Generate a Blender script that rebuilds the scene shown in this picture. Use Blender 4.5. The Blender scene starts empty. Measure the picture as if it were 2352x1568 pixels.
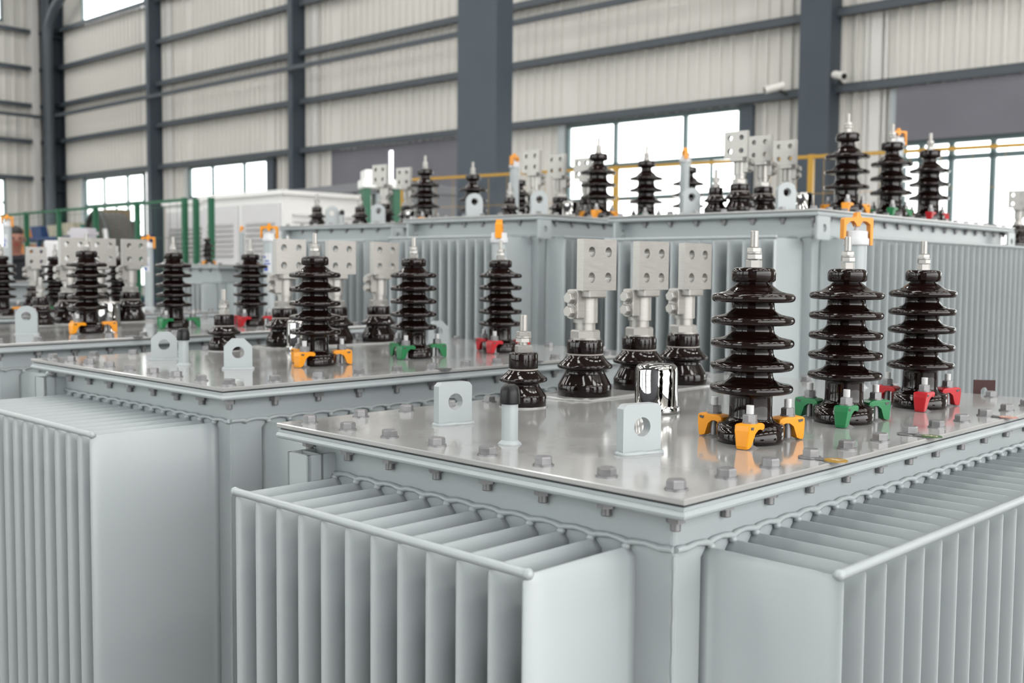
import bpy, math, random
from math import sin, cos, pi, radians, hypot, atan2
from mathutils import Vector, Matrix
random.seed(7)
SC = bpy.context.scene
COL = SC.collection
EYE = 1.40

# ------------------------------------------------------------------ materials
def mat(name, col, rough=.5, metal=0., coat=0., noise=None, bump=None, emit=None, spec=.5, aniso=0.):
    m = bpy.data.materials.new(name); m.use_nodes = True
    nt = m.node_tree; b = nt.nodes['Principled BSDF']
    b.inputs['Base Color'].default_value = (*col, 1)
    b.inputs['Roughness'].default_value = rough
    b.inputs['Metallic'].default_value = metal
    b.inputs['Coat Weight'].default_value = coat
    b.inputs['Coat Roughness'].default_value = .06
    b.inputs['Specular IOR Level'].default_value = spec
    if emit:
        b.inputs['Emission Color'].default_value = (*emit[0], 1); b.inputs['Emission Strength'].default_value = emit[1]
    tc = nt.nodes.new('ShaderNodeTexCoord')
    def tex(scale, detail=3, stretch=None):
        n = nt.nodes.new('ShaderNodeTexNoise'); n.inputs['Scale'].default_value = scale; n.inputs['Detail'].default_value = detail
        if stretch:
            mp = nt.nodes.new('ShaderNodeMapping'); mp.inputs['Scale'].default_value = stretch
            nt.links.new(tc.outputs['Object'], mp.inputs['Vector']); nt.links.new(mp.outputs[0], n.inputs['Vector'])
        else: nt.links.new(tc.outputs['Object'], n.inputs['Vector'])
        return n
    if noise:
        sc, amt, ramt = noise[:3]; st = noise[3] if len(noise) > 3 else None
        n = tex(sc, 4, st)
        mr = nt.nodes.new('ShaderNodeMapRange'); mr.inputs['To Min'].default_value = 1-amt; mr.inputs['To Max'].default_value = 1+amt
        mr.inputs['From Min'].default_value = .3; mr.inputs['From Max'].default_value = .7
        nt.links.new(n.outputs['Fac'], mr.inputs['Value'])
        mx = nt.nodes.new('ShaderNodeVectorMath'); mx.operation = 'SCALE'; mx.inputs[0].default_value = col
        nt.links.new(mr.outputs[0], mx.inputs['Scale']); nt.links.new(mx.outputs[0], b.inputs['Base Color'])
        if ramt:
            m2 = nt.nodes.new('ShaderNodeMapRange'); m2.inputs['To Min'].default_value = max(.02, rough-ramt); m2.inputs['To Max'].default_value = rough+ramt
            m2.inputs['From Min'].default_value = .3; m2.inputs['From Max'].default_value = .7
            nt.links.new(n.outputs['Fac'], m2.inputs['Value']); nt.links.new(m2.outputs[0], b.inputs['Roughness'])
    if bump:
        n = tex(bump[0], 2); bp = nt.nodes.new('ShaderNodeBump'); bp.inputs['Strength'].default_value = bump[1]; bp.inputs['Distance'].default_value = bump[2]
        nt.links.new(n.outputs['Fac'], bp.inputs['Height']); nt.links.new(bp.outputs[0], b.inputs['Normal'])
    return m

M = {}
M['paint'] = mat('grey_enamel', (.315, .345, .352), .34, coat=.05, noise=(3, .03, .04), bump=(160, .10, .0006))
M['lid'] = mat('grey_lid_enamel', (.30, .302, .295), .14, coat=.3, noise=(4, .10, .05, (1, 1, 1)), bump=(45, .03, .0005))
M['gasket'] = mat('black_rubber', (.012, .012, .013), .6)
M['porc'] = mat('brown_porcelain', (.0065, .0026, .0021), .05, noise=(9, .25, .012), spec=.4)
M['seam'] = mat('grey_cement_seam', (.30, .27, .25), .7)
M['tin'] = mat('tinned_metal', (.36, .347, .328), .42, metal=.7, noise=(40, .06, .06, (1, 1, 8)))
M['zinc'] = mat('zinc_bolt', (.22, .218, .222), .45, metal=.6, noise=(60, .15, .08))
M['steelbolt'] = mat('bright_steel', (.6,.6,.6), .24, metal=1.)
M['chrome'] = mat('chrome', (.42,.415,.405), .035, metal=1.)
M['white'] = mat('white_tape', (.5,.5,.5), .5)
M['yellow'] = mat('yellow_paint', (.70, .26, .001), .45, coat=.1, bump=(90, .15, .0008))
M['green'] = mat('green_paint', (.005, .15, .045), .42, coat=.1, bump=(90, .15, .0008))
M['red'] = mat('red_paint', (.40, .004, .010), .42, coat=.1, bump=(90, .15, .0008))
M['black'] = mat('black_plastic', (.006, .006, .0065), .38, spec=.3)
M['orange'] = mat('orange_plastic', (.68, .25, .006), .4)
M['label'] = mat('white_label', (.48,.485,.5), .4)
M['blue'] = mat('blue_ink', (.05, .09, .35), .5)
M['tagY'] = mat('tag_yellow', (.34,.19,.02), .35)
M['tagG'] = mat('tag_green', (.045, .10, .03), .35)
M['tagR'] = mat('tag_red', (.42, .20, .16), .35)
M['dark'] = mat('dark_metal', (.05, .05, .05), .5)
M['rust'] = mat('red_oxide', (.035, .006, .0055), .6)
M['pale'] = mat('pale_letter', (.75, .66, .5), .5)
M['steel'] = mat('blue_grey_steel', (.043, .058, .076), .5, noise=(2, .08, .03))
M['girt'] = mat('girt_steel', (.055, .068, .082), .5)
M['cladding'] = mat('off_white_cladding', (.60, .585, .55), .55, noise=(.8, .03, 0))
M['trimw'] = mat('white_flashing', (.62,.61,.59), .5)
M['screen'] = mat('grey_door_sheet', (.135, .135, .158), .6, noise=(1.5, .06, 0))
M['frame'] = mat('teal_window_frame', (.085,.13,.135), .45)
M['alu'] = mat('aluminium_frame', (.38,.41,.42), .4, metal=.3)
M['floor'] = mat('painted_floor', (.09,.068,.057), .35, noise=(1.2, .15, .05))
M['roof'] = mat('roof_sheet', (.3, .3, .29), .6)
M['kiosk'] = mat('white_kiosk_paint', (.82, .815, .80), .3, coat=.1)
M['kioskgrey'] = mat('kiosk_silver', (.62, .61, .62), .35)
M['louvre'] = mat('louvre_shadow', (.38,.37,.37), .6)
M['rooflip'] = mat('kiosk_roof', (.19,.195,.21), .5)
M['fgreen'] = mat('fence_green', (.006,.10,.045), .45)
M['fyellow'] = mat('fence_yellow', (.40,.215,.008), .45)
M['jacket'] = mat('black_cloth', (.010, .011, .015), .85)
M['skin'] = mat('skin', (.26,.115,.08), .5)
M['hair'] = mat('black_hair', (.008, .007, .007), .55)
M['trouser'] = mat('dark_trousers', (.03, .03, .035), .85)
M['card'] = mat('cardboard', (.20,.145,.09), .8)
M['bluebin'] = mat('blue_plastic', (.02, .05, .16), .45)
M['greenbin'] = mat('teal_plastic', (.02, .18, .14), .45)
M['cream'] = mat('cream_plastic', (.45,.41,.31), .5)
M['orangebin'] = mat('orange_bin', (.85, .30, .08), .5)
M['tarp'] = mat('brown_tarp', (.055, .048, .042), .6, noise=(6, .3, .1))
M['lilac'] = mat('pale_carton', (.42,.40,.43), .6)
M['cam'] = mat('camera_white', (.75, .74, .70), .4)
M['sky'] = mat('skylight_sheet', (.8, .8, .8), .5, emit=((1., .985, .96), 6.0))
M['lamp'] = mat('window_daylight', (.8, .8, .8), .5, emit=((1., 1., 1.), 3.2))

g = bpy.data.materials.new('window_glass'); g.use_nodes = True
nt = g.node_tree; nt.nodes.clear()
o_ = nt.nodes.new('ShaderNodeOutputMaterial'); mx = nt.nodes.new('ShaderNodeMixShader'); tr = nt.nodes.new('ShaderNodeBsdfTransparent'); gl = nt.nodes.new('ShaderNodeBsdfGlossy')
tr.inputs[0].default_value = (.93, .97, .96, 1); gl.inputs['Roughness'].default_value = .03; mx.inputs[0].default_value = .07
nt.links.new(tr.outputs[0], mx.inputs[1]); nt.links.new(gl.outputs[0], mx.inputs[2]); nt.links.new(mx.outputs[0], o_.inputs[0])
M['glass'] = g

# ------------------------------------------------------------------ mesh builder
class MB:
    def __init__(s): s.v = []; s.f = []; s.mi = []; s.sm = []; s.cur = 0
    def add(s, vs, fs, smooth=False, X=None):
        o = len(s.v)
        s.v += [tuple(X @ Vector(p)) if X is not None else tuple(p) for p in vs]
        for f in fs:
            s.f.append(tuple(i+o for i in f)); s.mi.append(s.cur); s.sm.append(smooth)
        return s
    def box(s, x0, y0, z0, x1, y1, z1, X=None):
        v = [(x0,y0,z0),(x1,y0,z0),(x1,y1,z0),(x0,y1,z0),(x0,y0,z1),(x1,y0,z1),(x1,y1,z1),(x0,y1,z1)]
        return s.add(v, [(0,3,2,1),(4,5,6,7),(0,1,5,4),(1,2,6,5),(2,3,7,6),(3,0,4,7)], False, X)
    def rbox(s, x0, y0, z0, x1, y1, z1, c, X=None):
        """box with chamfered edges (all 12)"""
        pts = []; ix = {}
        for i, sx in enumerate((x0, x1)):
            for j, sy in enumerate((y0, y1)):
                for k, sz in enumerate((z0, z1)):
                    dx, dy, dz = (c if i == 0 else -c), (c if j == 0 else -c), (c if k == 0 else -c)
                    for a in range(3):
                        p = [sx+dx, sy+dy, sz+dz]; p[a] = (sx, sy, sz)[a]
                        ix[i, j, k, a] = len(pts); pts.append(tuple(p))
        F = []
        for a in range(3):
            for e in (0, 1):
                q = []
                for u, w in ((0,0),(1,0),(1,1),(0,1)):
                    t = [0,0,0]; t[a] = e; t[(a+1)%3] = u; t[(a+2)%3] = w
                    q.append(ix[t[0],t[1],t[2],a])
                F.append(tuple(q) if e else tuple(reversed(q)))
        for a in range(3):
            b_, c_ = (a+1)%3, (a+2)%3
            for u in (0,1):
                for w in (0,1):
                    t0 = [0,0,0]; t1 = [0,0,0]; t0[b_] = t1[b_] = u; t0[c_] = t1[c_] = w; t1[a] = 1
                    q = (ix[(*t0,b_)], ix[(*t1,b_)], ix[(*t1,c_)], ix[(*t0,c_)])
                    F.append(q if (u ^ w) else tuple(reversed(q)))
        for i in (0,1):
            for j in (0,1):
                for k in (0,1):
                    q = (ix[i,j,k,0], ix[i,j,k,1], ix[i,j,k,2])
                    F.append(q if (i+j+k) % 2 else tuple(reversed(q)))
        return s.add(pts, F, False, X)
    def cyl(s, r, z0, z1, n=16, X=None, r2=None, smooth=True, caps=True, cx=0, cy=0, ph=0):
        r2 = r if r2 is None else r2
        v = [(cx+r*cos(ph+2*pi*i/n), cy+r*sin(ph+2*pi*i/n), z0) for i in range(n)] + [(cx+r2*cos(ph+2*pi*i/n), cy+r2*sin(ph+2*pi*i/n), z1) for i in range(n)]
        s.add(v, [(i, (i+1)%n, n+(i+1)%n, n+i) for i in range(n)], smooth, X)
        if caps: s.add(v, [tuple(range(n-1,-1,-1)), tuple(range(n, 2*n))], False, X)
        return s
    def hexa(s, af, z0, z1, X=None, cx=0, cy=0, ph=0, cham=.12):
        r = af/2/cos(pi/6)
        h = z1-z0; c = h*cham
        v = []
        for z, rr in ((z0, r), (z1-c, r), (z1, r*.9)):
            v += [(cx+rr*cos(ph+pi/3*i), cy+rr*sin(ph+pi/3*i), z) for i in range(6)]
        F = [(i+6*k, (i+1)%6+6*k, 6*(k+1)+(i+1)%6, 6*(k+1)+i) for k in (0,1) for i in range(6)] + [tuple(range(5,-1,-1)), tuple(range(12,18))]
        return s.add(v, F, False, X)
    def lathe(s, prof, n=40, X=None, smooth=True):
        v = []
        for r, z in prof: v += [(r*cos(2*pi*i/n), r*sin(2*pi*i/n), z) for i in range(n)]
        F = [(k*n+i, k*n+(i+1)%n, (k+1)*n+(i+1)%n, (k+1)*n+i) for k in range(len(prof)-1) for i in range(n)]
        F += [tuple(range(n-1,-1,-1)), tuple(range((len(prof)-1)*n, len(prof)*n))]
        return s.add(v, F, smooth, X)
    def prism(s, poly, t0, t1, X=None):
        """polygon in xz extruded along y from t0 to t1 (counter clockwise seen from -y)"""
        n = len(poly)
        v = [(x, t0, z) for x, z in poly] + [(x, t1, z) for x, z in poly]
        return s.add(v, [tuple(range(n)), tuple(range(2*n-1, n-1, -1))] + [(i, n+i, n+(i+1)%n, (i+1)%n) for i in range(n)], False, X)
    def plate_hole(s, outer, hole, t0, t1, X=None):
        """outline with one hole, both in xz and with equal point counts, extruded along y"""
        n = len(outer)
        v = [(x, t0, z) for x, z in outer] + [(x, t0, z) for x, z in hole] + [(x, t1, z) for x, z in outer] + [(x, t1, z) for x, z in hole]
        F = []
        for i in range(n):
            j = (i+1) % n
            F += [(i, j, n+j, n+i), (2*n+j, 2*n+i, 3*n+i, 3*n+j), (i, 2*n+i, 2*n+j, j), (n+j, 3*n+j, 3*n+i, n+i)]
        return s.add(v, F, False, X)
    def tube(s, pts, r, n=8, caps=True, closed=False, X=None, rs=None):
        pts = [Vector(p) for p in pts]; m = len(pts); v = []; up = Vector((0,0,1)); prev = None
        for i, p in enumerate(pts):
            if closed: d = pts[(i+1)%m]-pts[i-1]
            else: d = pts[min(i+1, m-1)]-pts[max(i-1, 0)]
            d.normalize()
            a = prev if prev is not None else (up if abs(d.z) < .9 else Vector((1,0,0)))
            a = (a-d*a.dot(d)).normalized(); prev = a; b = d.cross(a)
            rr = rs[i] if rs else r
            v += [tuple(p+(a*cos(2*pi*k/n)+b*sin(2*pi*k/n))*rr) for k in range(n)]
        F = [(i*n+k, i*n+(k+1)%n, ((i+1)%m)*n+(k+1)%n, ((i+1)%m)*n+k) for i in range(m if closed else m-1) for k in range(n)]
        s.add(v, F, True, X)
        if caps and not closed: s.add(v, [tuple(range(n-1,-1,-1)), tuple(range((m-1)*n, m*n))], False, X)
        return s
    def ball(s, c, r, n=8, X=None, sq=(1,1,1)):
        v = [(c[0], c[1], c[2]-r*sq[2])]; k = max(3, n//2)
        for j in range(1, k):
            t = -pi/2+pi*j/k
            v += [(c[0]+r*sq[0]*cos(t)*cos(2*pi*i/n), c[1]+r*sq[1]*cos(t)*sin(2*pi*i/n), c[2]+r*sq[2]*sin(t)) for i in range(n)]
        v.append((c[0], c[1], c[2]+r*sq[2])); e = len(v)-1
        F = [(0, 1+(i+1)%n, 1+i) for i in range(n)]
        for j in range(k-2): F += [(1+j*n+i, 1+j*n+(i+1)%n, 1+(j+1)*n+(i+1)%n, 1+(j+1)*n+i) for i in range(n)]
        F += [(1+(k-2)*n+i, 1+(k-2)*n+(i+1)%n, e) for i in range(n)]
        return s.add(v, F, True, X)
    def mesh(s, name, *mats):
        me = bpy.data.meshes.new(name); me.from_pydata(s.v, [], s.f)
        for m in mats: me.materials.append(M[m] if isinstance(m, str) else m)
        me.polygons.foreach_set('material_index', s.mi); me.polygons.foreach_set('use_smooth', s.sm); me.update()
        import bmesh
        bm = bmesh.new(); bm.from_mesh(me); bmesh.ops.recalc_face_normals(bm, faces=bm.faces); bm.to_mesh(me); bm.free()
        return me

def link(name, me, parent=None, loc=(0,0,0), rz=0.):
    o = bpy.data.objects.new(name, me); COL.objects.link(o)
    o.location = loc; o.rotation_euler = (0,0,rz)
    if parent is not None: o.parent = parent
    return o
def tag(o, label, cat, group=None, kind=None):
    if label: o['label'] = label
    if cat: o['category'] = cat
    if group: o['group'] = group
    if kind: o['kind'] = kind
    return o
CACHE = {}
def cached(key, fn):
    if key not in CACHE: CACHE[key] = fn()
    return CACHE[key]
def RZ(a): return Matrix.Rotation(a, 4, 'Z')
def T(x, y, z): return Matrix.Translation((x, y, z))
def axis(p, d):
    """matrix taking +z to direction d at p"""
    return Matrix.Translation(p) @ Vector((0,0,1)).rotation_difference(Vector(d)).to_matrix().to_4x4()

# ------------------------------------------------------------------ transformer parts (shared meshes)
def arc(cx, cz, r, a0, a1, n):
    return [(cx+r*cos(radians(a0+(a1-a0)*i/n)), cz+r*sin(radians(a0+(a1-a0)*i/n))) for i in range(n+1)]

def hv_porcelain():
    p = [(.050, 0), (.0545, .002)] + [(.056, .006), (.056, .026)] + arc(.050, .026, .006, 0, 80, 4) + [(.041, .0345), (.0365, .039), (.0352, .045), (.035, .074)]
    for k in range(5):
        z = .0895+.0375*k
        p += [(.0362, z-.0082), (.052, z-.0076), (.0612, z-.0070)] + arc(.0612, z, .0070, -84, 74, 7) + [(.055, z+.0082), (.0480, z+.0096), (.0420, z+.0120), (.0375, z+.0155)]
        if k < 4: p += [(.0352, z+.0200), (.0347, z+.0290)]
        else: p += [(.031, z+.0205), (.0265, z+.0240)]
    p += [(.0250, .2645), (.0330, .2655), (.0358, .2685), (.0360, .278)] + arc(.0270, .2800, .0092, 8, 82, 5) + [(.020, .2896), (.012, .290)]
    return MB().lathe(p, 44).mesh('hv_porcelain', 'porc')
def hv3_porcelain():
    p = [(.060, 0), (.064, .006), (.064, .028), (.058, .036), (.043, .044), (.042, .085)]
    for k in range(3):
        z = .100+.056*k
        p += [(.042, z-.010), (.066, z-.0085), (.0735, z-.0080)] + arc(.0735, z-.001, .0070, -88, 72, 6) + [(.066, z+.0085), (.054, z+.0120), (.045, z+.0185), (.0415, z+.025)]
        if k < 2: p += [(.040, z+.040)]
        else: p += [(.034, z+.030)]
    p += [(.027, .248), (.025, .262), (.027, .264), (.038, .266), (.0425, .270), (.043, .280)] + arc(.033, .2885, .009, 0, 80, 5) + [(.022, .2985), (.012, .30)]
    return MB().lathe(p, 32).mesh('hv3_porcelain', 'porc')
def thread(b, r, z0, z1, n=12, pitch=.0028):
    m = max(2, int((z1-z0)/pitch)); pr = []
    for i in range(m):
        z = z0+(z1-z0)*i/m; pr += [(r*.90, z), (r, z+(z1-z0)/m*.5)]
    pr += [(r*.88, z1)]
    return b.lathe(pr, n)
def hv_stud(z0=.290, k=1.):
    b = MB()
    b.cyl(.0085*k, z0-.004, z0+.012, 14)
    b.hexa(.023*k, z0, z0+.012*k, cham=.1, ph=.2)
    b.hexa(.023*k, z0+.0135*k, z0+.0215*k, cham=.1, ph=.7)
    b.cyl(.0125*k, z0+.022*k, z0+.0245*k, 18); b.hexa(.0215*k, z0+.025*k, z0+.032*k, ph=.4)
    thread(b, .0068*k, z0+.032*k, z0+.060*k)
    return b.mesh('terminal_stud', 'tin')
def clamp_mesh(col):
    # hook seen from the side: x outwards from the bushing axis, z up
    poly = [(.097, .006), (.0965, .030), (.095, .0385), (.090, .0405), (.060, .0405), (.050, .0395), (.0445, .0365), (.0435, .0315), (.0465, .0285), (.052, .0285), (.058, .0305), (.066, .0295), (.074, .024), (.0785, .014), (.083, .004), (.090, .001), (.096, .001)]
    b = MB(); n = len(poly); t = [.0135]*n
    w = []
    for x, z in poly:
        ww = .0095+.004*min(1, max(0, z/.034)); w.append(ww)
    # slightly rounded: three layers each side
    layers = [(-1., .86), (-.8, 1.), (.8, 1.), (1., .86)]
    cx = sum(p[0] for p in poly)/n; cz = sum(p[1] for p in poly)/n
    v = []
    for f, sc in layers:
        for i, (x, z) in enumerate(poly):
            k = 1 if sc == 1. else .965
            v.append((cx+(x-cx)*k, f*w[i], cz+(z-cz)*k))
    F = [(k*n+i, k*n+(i+1)%n, (k+1)*n+(i+1)%n, (k+1)*n+i) for k in range(3) for i in range(n)]
    F += [tuple(range(n-1,-1,-1)), tuple(range(3*n, 4*n))]
    b.add(v, F, False)
    b.cur = 1
    b.prism([(.084,.031),(.091,.0325),(.0915,.0365),(.081,.0355)], -.01385, .01385)   # dark slot under the fold
    return b.mesh('clamp', col, 'dark')
def clamp_bolt():
    b = MB(); b.cyl(.0062, 0, .0405, 12)
    b.cyl(.015, 0, .004, 14, r2=.008)
    b.cyl(.0125, .0405, .043, 16); b.hexa(.0205, .043, .0545, ph=.35)
    b.cur = 1; thread(b, .0064, .0545, .069, 12, .0024)
    return b.mesh('clamp_bolt', 'zinc', 'white')
def lv_porcelain():
    p = [(.054, 0), (.060, .003), (.0605, .026), (.058, .030), (.046, .052), (.0435, .058), (.046, .061), (.058, .0635)] + arc(.0575, .0685, .005, -60, 70, 4) + [(.050, .081), (.043, .090), (.0415, .094)]
    b = MB().lathe(p, 40)
    b.cur = 1; b.lathe([(.0405, .093), (.0405, .097)], 40)
    b.cur = 0; b.lathe([(.0395, .096), (.0412, .0985), (.0412, .122), (.039, .127), (.030, .129)], 40)
    b.cur = 2; b.cyl(.063, -.001, .0025, 32)
    return b.mesh('lv_porcelain', 'porc', 'seam', 'lid')
def lv_nut():
    b = MB(); b.cyl(.034, .128, .132, 24); b.hexa(.0575, .132, .150, ph=.25, cham=.18)
    b.cyl(.0225, .150, .172, 24); return b.mesh('hex_nut', 'tin')
def lv_clamp(mir=1):
    b = MB(); b.cyl(.0275, .166, .222, 28, smooth=True)
    b.rbox(-.046, -.016, .176, 0, .016, .240, .002)      # split lug towards -x
    b.rbox(-.034, -.041, .222, .026, .024, .241, .003)   # arm running forward
    b.rbox(-.026, -.0405, .222, .026, -.0225, .250, .003)
    return b.mesh('terminal_clamp', 'tin')
def lv_palm():
    b = MB(); N = 16
    hx = []
    x0, x1, z0, z1 = -.057, .057, .239, .352
    y0, y1 = -.041, -.022
    # four quadrants, each a square plate with a round hole
    for i in (0, 1):
        for j in (0, 1):
            ax, bx = x0+(x1-x0)/2*i, x0+(x1-x0)/2*(i+1); az, bz = z0+(z1-z0)/2*j, z0+(z1-z0)/2*(j+1)
            cx, cz = (ax+bx)/2, (az+bz)/2; out = []; hol = []
            for k in range(N):
                a = 2*pi*k/N+pi/4; c_, s_ = cos(a), sin(a); m = max(abs(c_), abs(s_))
                out.append((cx+c_/m*(bx-ax)/2, cz+s_/m*(bz-az)/2)); hol.append((cx+.0115*c_, cz+.0115*s_))
            n = N
            v = [(x, y0, z) for x, z in out]+[(x, y0, z) for x, z in hol]+[(x, y1, z) for x, z in out]+[(x, y1, z) for x, z in hol]
            F = []
            for q in range(n):
                r = (q+1) % n
                F += [(q, r, n+r, n+q), (2*n+r, 2*n+q, 3*n+q, 3*n+r), (n+r, 3*n+r, 3*n+q, n+q)]
                mx_, mz_ = (out[q][0]+out[r][0])/2, (out[q][1]+out[r][1])/2
                if min(abs(mx_-x0), abs(mx_-x1), abs(mz_-z0), abs(mz_-z1)) < 1e-6: F.append((q, 2*n+q, 2*n+r, r))
            b.add(v, F)
    return b.mesh('terminal_palm', 'tin')
def lv_bolts(z):
    b = MB(); X = axis((-.046, 0, z), (-1, 0, 0))
    b.cyl(.0165, 0, .003, 20, X); b.cyl(.014, .003, .0055, 18, X); b.hexa(.022, .0055, .0165, X, ph=.3)
    return b.mesh('clamping_bolt', 'tin')
def neutral_porcelain():
    p = [(.042, 0), (.048, .003), (.0488, .022), (.046, .026), (.034, .043), (.033, .048), (.040, .050), (.0465, .0515)] + arc(.0455, .0565, .005, -60, 70, 4) + [(.040, .066), (.033, .073), (.031, .076)]
    b = MB().lathe(p, 32); b.cur = 1; b.lathe([(.030, .075), (.030, .079)], 32)
    b.cur = 0; b.lathe([(.029, .078), (.0305, .080), (.0305, .108), (.029, .112), (.02, .113)], 32)
    b.cur = 2; b.cyl(.051, -.001, .0025, 28)
    return b.mesh('neutral_porcelain', 'porc', 'seam', 'lid')
def neutral_stud():
    b = MB(); b.hexa(.031, .113, .128, ph=.1); b.cyl(.009, .126, .135, 12); b.hexa(.028, .134, .143, ph=.5); b.cyl(.0165, .143, .1465, 18); b.hexa(.027, .147, .156, ph=.2)
    thread(b, .0083, .156, .190); return b.mesh('terminal_stud', 'tin')
def lug_mesh(kind):
    w, h, t, r = .035, .078, .009, .0150
    N = 64
    if kind == 'arch': h = .098
    hz = h-.0355 if kind != 'arch' else h-.035
    hol = [(r*cos(2*pi*k/N), hz+r*sin(2*pi*k/N)) for k in range(N)]
    out = []
    c = {'round': .007, 'oct': .020, 'arch': .034}[kind]
    for k in range(N):
        a = 2*pi*k/N; dx, dz = cos(a), sin(a)
        tx = (w/abs(dx)) if abs(dx) > 1e-6 else 9; tz = ((h-hz)/dz if dz > 1e-6 else (hz/-dz if dz < -1e-6 else 9))
        q = min(tx, tz); x, z = dx*q, hz+dz*q
        if dz > 0:      # trim the upper corners
            lim = w+h-c
            if kind == 'arch':
                q = min(q, w); x, z = dx*q, hz+dz*q
            elif abs(x)+z > lim:
                s_ = (lim-hz)/(abs(dx)+dz); x, z = dx*s_, hz+dz*s_
        out.append((x, z))
    # snap to bottom corners
    i0 = min(range(N), key=lambda i: hypot(out[i][0]+w, out[i][1])); out[i0] = (-w, 0)
    i1 = min(range(N), key=lambda i: hypot(out[i][0]-w, out[i][1])); out[i1] = (w, 0)
    b = MB().plate_hole(out, hol, -t, t)
    # weld fillet round the foot
    path = [(-w-.001, -t-.001, .001), (w+.001, -t-.001, .001), (w+.001, t+.001, .001), (-w-.001, t+.001, .001)]
    pts = []
    for a_, b_ in zip(path, path[1:]+path[:1]):
        for q in range(5): pts.append(tuple(Vector(a_).lerp(Vector(b_), q/5)))
    b.tube(pts, .004, 6, closed=True, rs=[.0034+.0010*((i*7) % 3) for i in range(len(pts))])
    return b.mesh('lifting_lug', 'paint')
def post_mesh():
    b = MB(); b.cyl(.0135, 0, .074, 24); b.lathe([(.021, -.001), (.0175, .003), (.0142, .0055), (.0135, .007)], 20); return b.mesh('filler_post', 'paint')
def post_cap(): return MB().lathe([(.0165, .066), (.0168, .068), (.0160, .084), (.014, .093), (.008, .0975), (.002, .098)], 24).mesh('rubber_cap', 'black')
def valve_mesh():
    return MB().lathe([(.046, 0), (.0475, .004), (.0475, .011), (.0455, .0135), (.0428, .0155), (.0425, .083), (.0405, .092), (.036, .0965), (.015, .099), (.001, .0992)], 48).mesh('pressure_valve', 'chrome')
def gauge_mesh():
    b = MB(); b.cyl(.026, 0, .350, 28); b.lathe([(.040, -.001), (.034, .004), (.027, .012)], 24); return b.mesh('oil_gauge', 'paint')
def gauge_cap():
    b = MB(); b.lathe([(.030, .350), (.0305, .352), (.0305, .366), (.027, .368), (.027, .383), (.025, .385), (.006, .386), (.006, .402), (.002, .404)], 32); return b.mesh('gauge_cap', 'label')
def gauge_guard():
    b = MB()
    b.prism([(-.037,.366),(-.031,.366),(-.031,.398),(-.022,.4075),(-.012,.409),(-.006,.402),(-.004,.396),(.004,.396),(.006,.402),(.012,.409),(.022,.4075),(.031,.400),(.031,.350),(.038,.350),(.038,.414),(.034,.417),(.010,.417),(.005,.421),(.004,.430),(-.004,.430),(-.005,.421),(-.010,.417),(-.034,.417),(-.037,.413)], -.011, .011)
    return b.mesh('gauge_guard', 'orange')
def gauge_label():
    b = MB(); n = 8; v = []
    for z in (.215, .300):
        v += [(.0264*cos(a), .0264*sin(a), z) for a in [radians(-150+i*90/n) for i in range(n+1)]]
    b.add(v, [(i, i+1, n+2+i, n+1+i) for i in range(n)], True)
    b.cur = 1
    for (za, zb, i0, i1) in ((.222,.240,1,5),(.250,.256,1,7),(.262,.268,2,6),(.276,.288,1,3)):
        v = []
        for z in (za, zb): v += [(.0267*cos(a), .0267*sin(a), z) for a in [radians(-150+i*90/n) for i in range(i0, i1+1)]]
        m = i1-i0+1; b.add(v, [(i, i+1, m+1+i, m+i) for i in range(m-1)], True)
    return b.mesh('gauge_label', 'label', 'blue')
def bolt_mesh(bright):
    b = MB(); b.cyl(.0155, 0, .0026, 20); b.hexa(.0235, .0026, .0138, ph=random.random(), cham=.2)
    b.cyl(.0075, -.044, .003, 10); b.cyl(.0145, -.031, -.0285, 16); b.hexa(.0230, -.0425, -.0300, ph=random.random()); thread(b, .0075, -.054, -.0425, 12, .0026)
    return b.mesh('lid_bolt', 'zinc')
def letter_strokes(ch):
    S = {'A': [((-.6,-1),(0,1)),((0,1),(.6,-1)),((-.35,-.2),(.35,-.2))],
         'B': [((-.5,-1),(-.5,1)),((-.5,1),(.3,1)),((.3,1),(.45,.5)),((.45,.5),(.3,0)),((-.5,0),(.3,0)),((.3,0),(.5,-.5)),((.5,-.5),(.3,-1)),((.3,-1),(-.5,-1))],
         'C': [((.5,.7),(.2,1)),((.2,1),(-.2,1)),((-.2,1),(-.5,.5)),((-.5,.5),(-.5,-.5)),((-.5,-.5),(-.2,-1)),((-.2,-1),(.2,-1)),((.2,-1),(.5,-.7))]}
    return S[ch]
def phase_tag(col, ch):
    b = MB(); b.cyl(.017, .0008, .0026, 28, cx=0, cy=-.044)
    b.cur = 2; b.cyl(.0165, .0004, .0022, 20); b.box(-.008, -.036, .0006, .008, -.004, .0022); b.cyl(.0178, .0002, .0012, 28, cx=0, cy=-.044)
    b.cur = 1
    if ch:
        for (x0, y0), (x1, y1) in letter_strokes(ch):
            p = Vector((x0*.009, -.044+y0*.0095, 0)); q = Vector((x1*.009, -.044+y1*.0095, 0)); d = (q-p).normalized()*.0006; nrm = Vector((-d.y, d.x, 0)).normalized()*.0012
            p -= d; q += d
            b.add([(*(p-nrm).xy, .0029), (*(q-nrm).xy, .0029), (*(q+nrm).xy, .0029), (*(p+nrm).xy, .0029)], [(0,1,2,3)])
    return b.mesh('phase_tag', col, 'pale', 'zinc')

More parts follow.
